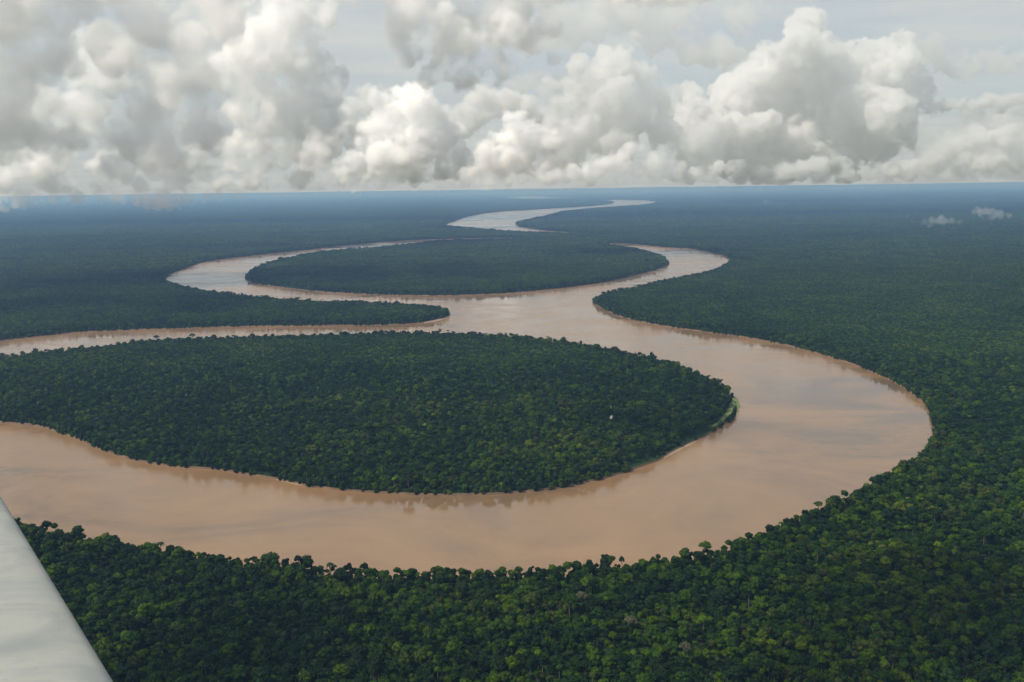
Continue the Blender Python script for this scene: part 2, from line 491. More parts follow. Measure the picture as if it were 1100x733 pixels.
def leaves_on(G, lumps, n, size, g, tint):
    w = np.array([l[3] ** 2 for l in lumps]); w = w / w.sum()
    idx = g.choice(len(lumps), n, p=w)
    L = np.array(lumps)[idx]
    u = g.normal(0, 1, (n, 3)); u[:, 2] = np.abs(u[:, 2]) * 0.9 - 0.25; u /= np.linalg.norm(u, axis=1)[:, None]
    P = L[:, :3] + u * (L[:, 3] * g.uniform(0.86, 1.16, n))[:, None] * np.array([1, 1, 0.85])
    nn = u + g.normal(0, 0.55, (n, 3)); nn /= np.linalg.norm(nn, axis=1)[:, None]
    a = np.cross(nn, g.normal(0, 1, (n, 3))); a /= np.linalg.norm(a, axis=1)[:, None]
    b = np.cross(nn, a)
    s = size * g.uniform(0.6, 1.3, n)[:, None]
    q = np.stack([P - a * s, P - b * s * .7 + nn * s * .12, P + a * s, P + b * s * .7 + nn * s * .12], 1).reshape(-1, 3)
    G.add(q, Q=np.arange(4 * n).reshape(-1, 4), tint=tint)


def crown(G, kind, r, top, g, nleaf, leaf, tint=0.0, sub=1, off=(0, 0), core=0.9):
    L = [(x + off[0], y + off[1], z, q) for x, y, z, q in lumps_for(kind, r, top, g)]
    V0, F0 = ICO[sub]
    for x, y, z, q in L:
        n = g.uniform(0.82, 1.12, len(V0))[:, None]
        G.add(V0 * n * q * core * np.array([1, 1, 0.85]) + (x, y, z), T=F0, tint=tint)
    leaves_on(G, L, nleaf, leaf, g, tint)


def tube(G, P, rad, n=6, tint=0.0):
    P = np.asarray(P, float); V = []
    for i, p in enumerate(P):
        d = P[min(i + 1, len(P) - 1)] - P[max(i - 1, 0)]; d /= np.linalg.norm(d) + 1e-9
        a = np.cross(d, (0.3, 1, 0.1)); a /= np.linalg.norm(a); b = np.cross(d, a)
        for k in range(n):
            t = 2 * math.pi * k / n
            V.append(p + rad[i] * (a * math.cos(t) + b * math.sin(t)))
    Q = [(i * n + k, i * n + (k + 1) % n, (i + 1) * n + (k + 1) % n, (i + 1) * n + k) for i in range(len(P) - 1) for k in range(n)]
    G.add(V, Q=Q, tint=tint)


def trunk(G, top, r, g, limbs=4, lean=1.0):
    x, y = g.normal(0, lean, 2)
    tube(G, [(0, 0, -1), (x * .3, y * .3, top * .4), (x * .7, y * .7, top * .75), (x * .5, y * .5, top * .9)], [.55, .42, .3, .12])
    for k in range(limbs):
        a = 6.28 * k / limbs + g.random()
        tube(G, [(x * .6, y * .6, top * .66), (x * .6 + r * .3 * math.cos(a), y * .6 + r * .3 * math.sin(a), top * .78), (r * .62 * math.cos(a), r * .62 * math.sin(a), top * .88)], [.26, .18, .07], 5)


def palm_crown(G, r, top, g, tint=0.0):
    for k in range(13):
        a = 6.283 * k / 13 + .2 * g.random(); up = .35 + .5 * g.random()
        dirv = np.array([math.cos(a), math.sin(a), 0]); side = np.array([-math.sin(a), math.cos(a), 0])
        prev = None; V = []; n = 6
        for i in range(n):
            t = i / (n - 1)
            c = dirv * r * t * (1 - .15 * t) + np.array([0, 0, top - 1 + r * (up * t - (up + .55) * t * t)])
            w = .95 * math.sin(math.pi * (0.12 + .85 * t))
            V += [c - side * w + (0, 0, -.45 * w), c, c + side * w + (0, 0, -.45 * w)]
        Q = [(3 * i + j, 3 * i + 3 + j, 3 * i + 4 + j, 3 * i + 1 + j) for i in range(n - 1) for j in range(2)]
        G.add(V, Q=Q, tint=tint)


# kinds: (shape, crown radius, height, leaves, leaf size)
KINDS = [('dome', 6.6, 19.5), ('dome', 5.4, 18.0), ('round', 5.2, 19.0), ('round', 4.3, 17.2), ('ragged', 5.6, 19.5), ('ragged', 4.6, 18.0),
         ('dome', 8.2, 21.5), ('umbrella', 7.4, 24.5), ('palm', 5.2, 19.0), ('round', 3.6, 16.5)]
crowns, trunks = [], []
for i, (k, r, top) in enumerate(KINDS):
    g = np.random.default_rng(100 + i)
    G = Geo()
    if k == 'palm': palm_crown(G, r, top, g)
    else: crown(G, k, r, top, g, int(200 + 24 * r * (1.3 if k == 'umbrella' else 1)), 0.95)
    me = G.mesh('crown_' + k); me.materials.append(M_leaf); crowns.append(me)
    T = Geo(); trunk(T, top * (0.97 if k == 'palm' else 0.9), r, g, 0 if k == 'palm' else 4)
    me = T.mesh('trunk_' + k); me.materials.append(M_bark); trunks.append(me)

proto_col = bpy.data.collections.new('rainforest_kinds')       # sources of the uncountable forest; not in the scene itself
for i, (k, r, top) in enumerate(KINDS):
    G = Geo(); g = np.random.default_rng(100 + i)
    if k == 'palm': palm_crown(G, r, top, g)
    else: crown(G, k, r, top, g, int(200 + 24 * r * (1.3 if k == 'umbrella' else 1)), 0.95)
    nf0 = sum(len(q) for q in G.Q) + sum(len(q) for q in G.T)
    me = G.mesh('rainforest_%02d' % i); me.materials.append(M_leaf)
    if k in ('umbrella', 'palm'):
        G2 = Geo()
        if k == 'palm': palm_crown(G2, r, top, np.random.default_rng(100 + i))
        # one mesh, two materials: crown faces first
        import bmesh
        bm = bmesh.new(); bm.from_mesh(me); bm.from_mesh(trunks[i])
        bm.faces.ensure_lookup_table()
        for f in list(bm.faces)[nf0:]: f.material_index = 1
        me2 = bpy.data.meshes.new('rainforest_%02d' % i); bm.to_mesh(me2); bm.free()
        me2.materials.append(M_leaf); me2.materials.append(M_bark); me = me2
    o = bpy.data.objects.new('rainforest_source_%02d' % i, me); o['kind'] = 'stuff'
    proto_col.objects.link(o)
NBUSH = 3
for b in range(NBUSH):                                           # leafy growth that hangs down to the water along the banks
    G = Geo(); g = np.random.default_rng(300 + b); hgt = (6.5, 9.5, 13.0)[b]; r = (3.6, 4.2, 4.6)[b]
    L = [(g.uniform(-.4, .4) * r, g.uniform(-.4, .4) * r, z, r * g.uniform(.38, .6)) for z in np.linspace(0.5, hgt - r * .45, 7 + b * 3)]
    V0, F0 = ICO[1]
    for x, y, z, q in L: G.add(V0 * g.uniform(.85, 1.12, len(V0))[:, None] * q + (x, y, z), T=F0)
    leaves_on(G, L, 220, 0.9, g, 0.0)
    me = G.mesh('rainforest_%02d' % (len(KINDS) + b)); me.materials.append(M_leaf)
    o = bpy.data.objects.new('rainforest_source_%02d' % (len(KINDS) + b), me); o['kind'] = 'stuff'; proto_col.objects.link(o)
NP0 = len(KINDS); NP1 = NP0 + NBUSH
S0 = 8.9                                                        # spacing of neighbouring crowns, metres
NPATCH = 5
for p in range(NPATCH):                                         # 8 x 8 crowns in one patch, for the far forest
    G = Geo(); g = np.random.default_rng(500 + p)
    for ix in range(8):
        for iy in range(8):
            k = ['dome', 'round', 'dome', 'ragged', 'umbrella'][g.choice(5, p=[.34, .3, .2, .13, .03])]
            r = g.uniform(3.8, 6.4); top = g.uniform(15.5, 20) + (4 if k == 'umbrella' else 0)
            off = ((ix - 3.5 + g.uniform(-.35, .35)) * S0, (iy - 3.5 + g.uniform(-.35, .35)) * S0)
            L = [(x + off[0], y + off[1], z, q) for x, y, z, q in lumps_for(k, r, top, g)][:7]
            t = g.random()
            V0, F0 = ICO[0]
            for x, y, z, q in L:
                G.add(V0 * g.uniform(.85, 1.2, len(V0))[:, None] * q * 1.05 * np.array([1, 1, .85]) + (x, y, z), T=F0, tint=t)
            leaves_on(G, L, 40, 1.9, g, t)
    me = G.mesh('rainforest_%02d' % (NP1 + p)); me.materials.append(M_leaf)
    o = bpy.data.objects.new('rainforest_source_%02d' % (NP1 + p), me); o['kind'] = 'stuff'; proto_col.objects.link(o)

# cells: a quadtree over the visible ground; whole patches on open land, single trees along the water and near by
D_SINGLE = 2600.0
pts_l = []          # x, y, factor, kind (-1 single, patch otherwise)


def level(dist): return 0 if dist < 6000 else (1 if dist < 12000 else (2 if dist < 24000 else 3))


def in_view(c, half):
    x, y = c[:, 0], c[:, 1]
    return (y + half > 760) & (np.abs(x) < (y + half) * 0.56 + 120 + half)


single, patch = [], []
top = S0 * 8 * 8
DMAX = 62000
for lv in (3, 2, 1, 0):
    f = 2 ** lv; cell = S0 * 8 * f
    lo = {0: 0, 1: 6000, 2: 12000, 3: 24000}[lv]; hi = {0: 6000, 1: 12000, 2: 24000, 3: DMAX}[lv]
    # ranges in y aligned to the coarsest cell so that levels tile
    lo = round(lo / top) * top; hi = round(hi / top) * top
    ys = np.arange(lo + cell / 2, hi, cell)
    xm = math.ceil(hi * 0.6 / top) * top
    xs = np.arange(-xm + cell / 2, xm, cell)
    C = np.array(np.meshgrid(xs, ys)).reshape(2, -1).T
    C = C[in_view(C, cell / 2)]
    w = in_water(C); dd = bank_dist(C)
    rad = cell * 0.74
    far = C[:, 1] > D_SINGLE
    full = (~w) & (dd > rad) & far
    for c in C[full]: patch.append((c[0], c[1], f))
    part = C[~full & ~(w & (dd > rad))]
    k = (np.arange(8) - 3.5) * S0 * f
    sub = np.array(np.meshgrid(k, k)).reshape(2, -1).T
    S = (part[:, None, :] + sub[None]).reshape(-1, 2)
    S += rng.uniform(-.36, .36, S.shape) * S0 * f
    S = S[in_view(S, 10)]
    w = in_water(S); dd = bank_dist(S)
    S = S[(~w) & (dd > 3.0 + 1.5 * f)]
    for c in S: single.append((c[0], c[1], f))
single = np.array(single); patch = np.array(patch)
# a trodden path and small clearing near the left bank of the big island stay free of trees
PATHW = np.array([at(x, y, 3) for x, y in [(30, 457), (48, 456), (58, 450), (63, 444), (67, 437)]])
def dist_line(P, L):
    d = np.full(len(P), 1e9)
    for a, b in zip(L[:-1], L[1:]):
        ab = b - a; t = np.clip(((P - a) @ ab) / (ab @ ab), 0, 1); d = np.minimum(d, np.linalg.norm(P - a - t[:, None] * ab, axis=1))
    return d
single = single[dist_line(single[:, :2], PATHW) > 7.5]
FR = np.array([at(x, y, 0) for x, y in [(683, 503), (705, 494), (728, 483), (752, 470), (764, 462), (776, 455), (786, 445), (790, 437), (789, 430), (786, 425)]])
single = single[dist_line(single[:, :2], FR) > 10.0]
print('forest: single', len(single), 'patches', len(patch))

n = len(single)
kp = np.array([.15, .16, .15, .13, .10, .10, .045, .012, .045, .098]); kp = kp / kp.sum()
kind = rng.choice(NP0, n, p=kp)
sscale = np.where(rng.random(n) < .12, rng.uniform(1.1, 1.38, n), rng.uniform(0.62, 1.08, n))
rot = rng.uniform(0, 6.283, n)
# undulating canopy height: older and younger stands
und = 1.06 + 0.09 * np.sin(single[:, 0] / 71.0 + 1.3 * np.sin(single[:, 1] / 93.0)) * np.sin(single[:, 1] / 57.0 + .8)

# the 300 trees that show largest: the nearest ones inside the frame and not behind the wing
bl = []
for poly in RIV:
    nx = np.roll(poly, -1, 0)
    for a_, b_ in zip(poly, nx):
        if max(a_[1], b_[1]) > 9000 or min(a_[1], b_[1]) < 700: continue
        ln = np.linalg.norm(b_ - a_); k = max(1, int(ln / 3.2))
        t = (np.arange(k) + rng.random(k)) / k
        nn_ = np.array([-(b_ - a_)[1], (b_ - a_)[0]]) / (ln + 1e-9)
        bl.append(a_ + t[:, None] * (b_ - a_) + nn_ * rng.uniform(-7, 7, (k, 1)))
bl = np.concatenate(bl); bl = bl[in_view(bl, 5)]; bl = bl[(~in_water(bl)) | (bank_dist(bl) < 2.0)]; bl = bl[(dist_line(bl, FR) > 8.0) | ((rng.random(len(bl)) < .10) & (~in_water(bl)))]
bl = bl[dist_line(bl, PATHW) > 6]
PX = []
for x, y, _ in single:
    v = Vector((x, y, 15 - H)); z = v.dot(fwd)
    PX.append((CX + FPX * v.dot(RT) / z, CY - FPX * v.dot(UP) / z, z))
PX = np.array(PX)
near = (PX[:, 0] > 120) & (PX[:, 0] < 1094) & (PX[:, 1] < 728) & (PX[:, 0] > (PX[:, 1] - 535) * 0.606 + 14)
size = PX[:, 2] / (np.array([KINDS[k][1] for k in kind]) * sscale) 
cand = np.where(near & (PX[:, 2] < 1400))[0]
cand = cand[np.argsort(PX[cand, 2])][:296]
is_thing = np.zeros(n, bool); is_thing[cand] = True

# shape words, tones and places that tell these trees apart
SHAPE = {0: 'broad domed tree', 1: 'domed tree', 2: 'round-crowned tree', 3: 'smaller round-crowned tree', 4: 'ragged tall tree', 5: 'ragged narrow tree',
         6: 'very wide domed tree', 7: 'umbrella-crowned tree', 8: 'star-shaped palm', 9: 'small rounded tree'}
TONES = [(0.06, 'very dark green'), (0.24, 'dark green'), (0.42, 'deep green'), (0.60, 'mid green'), (0.78, 'bright green'), (0.93, 'olive green')]


def plant(kind_i, x, y, s, r, zs, name=None, label=None, group=None, cmat=None, tone=None, tmat=None, cat=None):
    nm = name or ('palm_tree' if kind_i == 8 else 'rainforest_tree')
    e = bpy.data.objects.new(nm, None); COL.objects.link(e)
    e.location = (x, y, GZ); e.rotation_euler = (0, 0, r); e.scale = (s, s, zs); e.empty_display_size = 2
    tag(e, label, cat or ('palm tree' if kind_i == 8 else 'tree'), group)
    def pc(mesh, mat):
        if mat is None: return mesh
        m_ = mesh.copy(); m_.materials.clear(); m_.materials.append(mat); return m_
    c = bpy.data.objects.new('crown', pc(crowns[kind_i], cmat)); c.parent = e; COL.objects.link(c)
    if tone is not None: c.color = (tone, 0, 0, 1)
    t = bpy.data.objects.new('trunk', pc(trunks[kind_i], tmat)); t.parent = e; COL.objects.link(t)
    return e


rows_y = np.sort(PX[cand, 1])
lab = {}
for i in cand:
    tn = TONES[rng.choice(6, p=[.18, .24, .22, .18, .10, .08])]
    px, py = PX[i, 0], PX[i, 1]
    place = ('by the white wing' if px < 230 else 'left of centre' if px < 440 else 'at bottom centre' if px < 640 else 'right of centre' if px < 850 else 'near bottom right corner')
    rk = np.searchsorted(rows_y, py) / len(cand)
    row = ('third row' if rk < .33 else 'second row' if rk < .66 else 'front row')
    lab.setdefault(tn[1] + ' ' + SHAPE[int(kind[i])] + ', ' + row + ' ' + place, []).append((px, i, tn[0]))
ORD = ['first', 'second', 'third', 'fourth', 'fifth', 'sixth', 'seventh', 'eighth', 'ninth', 'tenth']
for L_, items in lab.items():
    items.sort()
    for q, (px, i, tone) in enumerate(items):
        l2 = L_ if len(items) == 1 else (L_ + (', the left one' if q == 0 else ', the right one') if len(items) == 2 else L_ + ', %s from left' % ORD[q])
        plant(int(kind[i]), float(single[i, 0]), float(single[i, 1]), float(sscale[i]), float(rot[i]), float(sscale[i] * und[i]),
              label=l2, tone=float(tone + rng.uniform(-.04, .04)), group='trees of the nearest forest rows')

# emergent trees one can pick out
def emergent(px, py, kind_i, hgt, s, label, **kw):
    x, y = at(px, py, GZ + hgt)
    return plant(kind_i, x, y, s, rng.uniform(0, 6), hgt / KINDS[kind_i][2], label=label, **kw)
emergent(320, 596.5, 7, 31, 0.62, 'lone small umbrella-shaped tree standing clear above the near bank against the brown water', tone=.3)
emergent(391, 605, 7, 29, 0.75, 'flat-topped tree poking above the near bank right of the lone umbrella tree', tone=.25)
emergent(375, 604.5, 7, 28, 0.42, 'smallest flat-topped tree on the near bank between two taller ones', tone=.3)
emergent(633, 601, 6, 28, 0.62, 'tall wide dark tree rising highest above the near bank at the bend', tone=.2)
emergent(668, 597.5, 7, 29, 0.45, 'thin flat-topped tree above the near bank right of the tallest tree', tone=.35)
emergent(678, 662, 7, 29, 0.95, 'brown-crowned umbrella tree with pale trunk in the foreground forest', cmat=M_olive)
emergent(736, 690, 7, 29, 0.85, 'brown-crowned umbrella tree with pale trunk nearest the bottom edge', cmat=M_olive)
emergent(625, 636, 7, 29, 0.95, 'brownish wide-crowned tree standing out just below the near bank', cmat=M_olive)
emergent(657, 447, 9, 25, 1.25, 'white bleached tree standing out on the dark wooded island', cmat=M_dead, tmat=M_dead)
emergent(656, 437, 9, 25, 0.6, 'tiny white treetop just behind the bleached island tree', cmat=M_dead, tmat=M_dead)
emergent(700, 378, 6, 25, 0.7, 'dark bushy tree rising above the far edge of the big island', tone=.2)
emergent(624, 366, 6, 24, 0.6, 'rounded tree bulging from the far edge of the big island', tone=.2)

# the mass of the forest: one object, points that carry the kind, turn and scale of each crown
keepm = ~is_thing
sx = single[keepm]; ns = len(sx); npat = len(patch)
nb = len(bl)
PV = np.zeros((ns + npat + nb, 3)); PV[:ns, :2] = sx[:, :2]; PV[ns:ns + npat, :2] = patch[:, :2]; PV[ns + npat:, :2] = bl; PV[:, 2] = GZ; PV[ns + npat:, 2] = GZ - 1.5
pid = np.concatenate([kind[keepm], NP1 + rng.integers(0, NPATCH, npat), NP0 + rng.integers(0, NBUSH, nb)]).astype(np.int32)
prot = np.concatenate([rot[keepm], rng.integers(0, 4, npat) * math.pi / 2, rng.uniform(0, 6.28, nb)]).astype(np.float32)
f = np.concatenate([sx[:, 2], patch[:, 2], np.ones(nb)])
ss = np.concatenate([sscale[keepm], np.ones(npat), rng.uniform(.7, 1.25, nb)]); uz = np.concatenate([und[keepm], np.ones(npat + nb)])
scl = np.stack([ss * f, ss * f, ss * uz * (1 + 0.1 * (f > 1))], 1).astype(np.float32)
me = bpy.data.meshes.new('rainforest')
me.vertices.add(len(PV)); me.vertices.foreach_set('co', PV.astype(np.float32).ravel())
a = me.attributes.new('pid', 'INT', 'POINT'); a.data.foreach_set('value', pid)
a = me.attributes.new('turn', 'FLOAT', 'POINT'); a.data.foreach_set('value', prot)
a = me.attributes.new('size', 'FLOAT_VECTOR', 'POINT'); a.data.foreach_set('vector', scl.ravel())
forest = obj('rainforest', me, None)
tag(forest, 'dense dark green rainforest canopy stretching to the horizon', 'forest', kind='stuff')
ng = bpy.data.node_groups.new('rainforest_scatter', 'GeometryNodeTree')
ng.interface.new_socket('Geometry', in_out='INPUT', socket_type='NodeSocketGeometry')
ng.interface.new_socket('Geometry', in_out='OUTPUT', socket_type='NodeSocketGeometry')
gi = ng.nodes.new('NodeGroupInput'); go = ng.nodes.new('NodeGroupOutput')
ci = ng.nodes.new('GeometryNodeCollectionInfo'); ci.inputs['Collection'].default_value = proto_col
ci.inputs['Separate Children'].default_value = True; ci.inputs['Reset Children'].default_value = True
iop = ng.nodes.new('GeometryNodeInstanceOnPoints'); iop.inputs['Pick Instance'].default_value = True
def named(nm, ty):
    q = ng.nodes.new('GeometryNodeInputNamedAttribute'); q.data_type = ty; q.inputs['Name'].default_value = nm
    return q.outputs['Attribute']
cx = ng.nodes.new('ShaderNodeCombineXYZ')
ng.links.new(named('turn', 'FLOAT'), cx.inputs['Z'])
ng.links.new(gi.outputs[0], iop.inputs['Points']); ng.links.new(ci.outputs[0], iop.inputs['Instance'])
ng.links.new(named('pid', 'INT'), iop.inputs['Instance Index'])
ng.links.new(cx.outputs[0], iop.inputs['Rotation']); ng.links.new(named('size', 'FLOAT_VECTOR'), iop.inputs['Scale'])
ng.links.new(iop.outputs[0], go.inputs[0])
md = forest.modifiers.new('scatter', 'NODES'); md.node_group = ng
#PART2
# ------------------------------------------------------------------ haze: one even volume of air round camera and ground
HAZE_TOP = H + 2.0
mt, nt, out = new_mat('haze_air')
pv = nt.nodes.new('ShaderNodeVolumePrincipled')
pv.inputs['Color'].default_value = (0.235, 0.415, 0.74, 1)
pv.inputs['Absorption Color'].default_value = (0.336, 0.32, 0.12, 1)
pv.inputs['Density'].default_value = 0.000043
pv.inputs['Anisotropy'].default_value = 0.1
nt.links.new(pv.outputs[0], out.inputs['Volume'])
hx, hy0, hy1, hz0 = EXT - 4000, -5000, EXT - 4000, -1.7
hv = [(-hx, hy0, hz0), (hx, hy0, hz0), (hx, hy1, hz0), (-hx, hy1, hz0), (-hx, hy0, HAZE_TOP), (hx, hy0, HAZE_TOP), (hx, hy1, HAZE_TOP), (-hx, hy1, HAZE_TOP)]
haze = obj('haze', mesh_np('haze', hv, [(0, 3, 2, 1), (4, 5, 6, 7), (0, 1, 5, 4), (1, 2, 6, 5), (2, 3, 7, 6), (3, 0, 4, 7)], None), mt)
tag(haze, kind='stuff')

# ------------------------------------------------------------------ clouds: real volumes grown from billow on billow
CB = HAZE_TOP + 1.0   # cloud base


def cloud_mat(name, dens, nscale, lo, hi, aniso=0.25, color=(0.99, 0.99, 0.99)):
    mt, nt, out = new_mat(name)
    a = nt.nodes.new('ShaderNodeAttribute'); a.attribute_name = 'density'
    g = nt.nodes.new('ShaderNodeNewGeometry')
    pv = nt.nodes.new('ShaderNodeVolumePrincipled')
    pv.inputs['Color'].default_value = (*color, 1); pv.inputs['Anisotropy'].default_value = aniso
    pv.inputs['Density Attribute'].default_value = ''
    v = nmap(nt, a.outputs['Fac'], 0.0, 1.0)
    if nscale:
        tc = nt.nodes.new('ShaderNodeTexCoord')
        ns = nnoise(nt, tc.outputs['Object'], 1.0 / nscale, 4, 0.62)
        v = nmath(nt, 'MULTIPLY', v, nmap(nt, ns, lo, hi))
    v = nmath(nt, 'MULTIPLY', v, dens)
    nt.links.new(v, pv.inputs['Density'])
    nt.links.new(pv.outputs[0], out.inputs['Volume'])
    return mt


vg = bpy.data.node_groups.new('billows_to_vapour', 'GeometryNodeTree')
vg.interface.new_socket('Geometry', in_out='INPUT', socket_type='NodeSocketGeometry')
vg.interface.new_socket('Voxel', in_out='INPUT', socket_type='NodeSocketFloat')
vg.interface.new_socket('Material', in_out='INPUT', socket_type='NodeSocketMaterial')
vg.interface.new_socket('Geometry', in_out='OUTPUT', socket_type='NodeSocketGeometry')
gi = vg.nodes.new('NodeGroupInput'); go = vg.nodes.new('NodeGroupOutput')
m2p = vg.nodes.new('GeometryNodeMeshToPoints')
na = vg.nodes.new('GeometryNodeInputNamedAttribute'); na.data_type = 'FLOAT'; na.inputs['Name'].default_value = 'rad'
p2v = vg.nodes.new('GeometryNodePointsToVolume'); p2v.resolution_mode = 'VOXEL_SIZE'
smt = vg.nodes.new('GeometryNodeSetMaterial')
vg.links.new(gi.outputs[0], m2p.inputs[0]); vg.links.new(m2p.outputs[0], p2v.inputs['Points'])
vg.links.new(na.outputs['Attribute'], p2v.inputs['Radius']); vg.links.new(gi.outputs[1], p2v.inputs['Voxel Size'])
vg.links.new(p2v.outputs[0], smt.inputs[0]); vg.links.new(gi.outputs[2], smt.inputs['Material'])
vg.links.new(smt.outputs[0], go.inputs[0])


def cloud(name, label, dist, blobs, mat, depth=1.0, vox=1.6, n1=26, n2=12, seed=1, n3=0, k1=.44, k2=.42, CB=CB, extra=2, world_blobs=None):
    """blobs: (px, py, radius in px) as seen in the photograph, set at their own distance and at true size"""
    g = np.random.default_rng(seed)
    sc_ = dist / FPX
    P = []
    if extra: blobs = [(x, y, r * .85) for x, y, r in blobs] + [(x + g.normal(0, .55) * r, y + g.normal(0, .4) * r, r * g.uniform(.35, .7)) for x, y, r in blobs for _ in range(extra)]
    for px, py, r in blobs:
        d = ray(px, py); q = dist + g.normal(0, .6) * r * sc_ * depth
        c = np.array([d.x, d.y, d.z]) * (q / d.y) + np.array([0, 0, H])
        P.append((*c, r * sc_))
    if world_blobs: P = [(x, y, z, r) for x, y, z, r in world_blobs]
    P = np.array(P); P0 = P.copy(); P0[:, 3] *= .86
    def kids(P, n, k):
        u = g.normal(0, 1, (len(P), n, 3)); u[..., 2] = u[..., 2] * .8 + .35; u /= np.linalg.norm(u, axis=2)[..., None]
        rr = P[:, None, 3] * k * (0.35 + 1.1 * g.random((len(P), n)) ** 1.4)
        c = P[:, None, :3] + u * (P[:, None, 3] * g.uniform(.8, 1.02, (len(P), n)))[..., None]
        return np.concatenate([c, rr[..., None]], 2).reshape(-1, 4)
    L1 = kids(P, n1, k1); L2 = kids(L1, n2, k2)
    allp = [P0, L1, L2]
    if n3: allp.append(kids(L2, n3, .42))
    A_ = np.concatenate(allp)
    # flat base: billows sit on the condensation level
    low = A_[(A_[:, 2] - CB < A_[:, 3]) & (A_[:, 3] > 3 * vox * sc_)]
    if len(low):
        m_ = 7; an = g.uniform(0, 6.283, (len(low), m_)); q_ = np.sqrt(g.random((len(low), m_))) * low[:, 3:4] * .95
        rr = np.maximum(low[:, 3:4] * g.uniform(.14, .30, (len(low), m_)), vox * sc_ * 1.3)
        ex = np.stack([low[:, 0:1] + q_ * np.cos(an), low[:, 1:2] + q_ * np.sin(an), CB + rr * 1.0, rr], 2).reshape(-1, 4)
        A_ = np.concatenate([A_, ex])
    room = A_[:, 2] - CB
    A_[:, 3] = np.minimum(A_[:, 3], np.maximum(room, 0.30 * A_[:, 3]))
    A_[:, 2] = np.maximum(A_[:, 2], CB + A_[:, 3])
    A_ = A_[A_[:, 3] > vox * sc_ * 0.9]
    org = A_[:, :3].mean(0); org[2] = CB
    me = bpy.data.meshes.new(name)
    me.vertices.add(len(A_)); me.vertices.foreach_set('co', (A_[:, :3] - org).astype(np.float32).ravel())
    a = me.attributes.new('rad', 'FLOAT', 'POINT'); a.data.foreach_set('value', A_[:, 3].astype(np.float32))
    o = bpy.data.objects.new(name, me); COL.objects.link(o); o.location = org
    me.materials.append(mat)
    md = o.modifiers.new('vapour', 'NODES'); md.node_group = vg
    ids = [i.identifier for i in vg.interface.items_tree if i.in_out == 'INPUT']
    md[ids[1]] = float(vox * sc_); md[ids[2]] = mat
    tag(o, label, 'cloud', None, 'stuff')
    return o


MC_far = cloud_mat('far_cumulus', 0.011, 420, .39, .60, 0.1)
MC_mid = cloud_mat('mid_cumulus', 0.012, 210, .38, .60, 0.1)
MC_near = cloud_mat('near_soft_cloud', 0.0100, 300, .40, .62)
MC_soft = cloud_mat('soft_white_cloud', 0.0115, 200, .40, .62, 0.1)
MC_shade = cloud_mat('added_shade_cloud', 0.006, 260, .30, .6, 0.3)
MC_bank = cloud_mat('distant_cloud_bank', 0.0028, 1200, .35, .6)

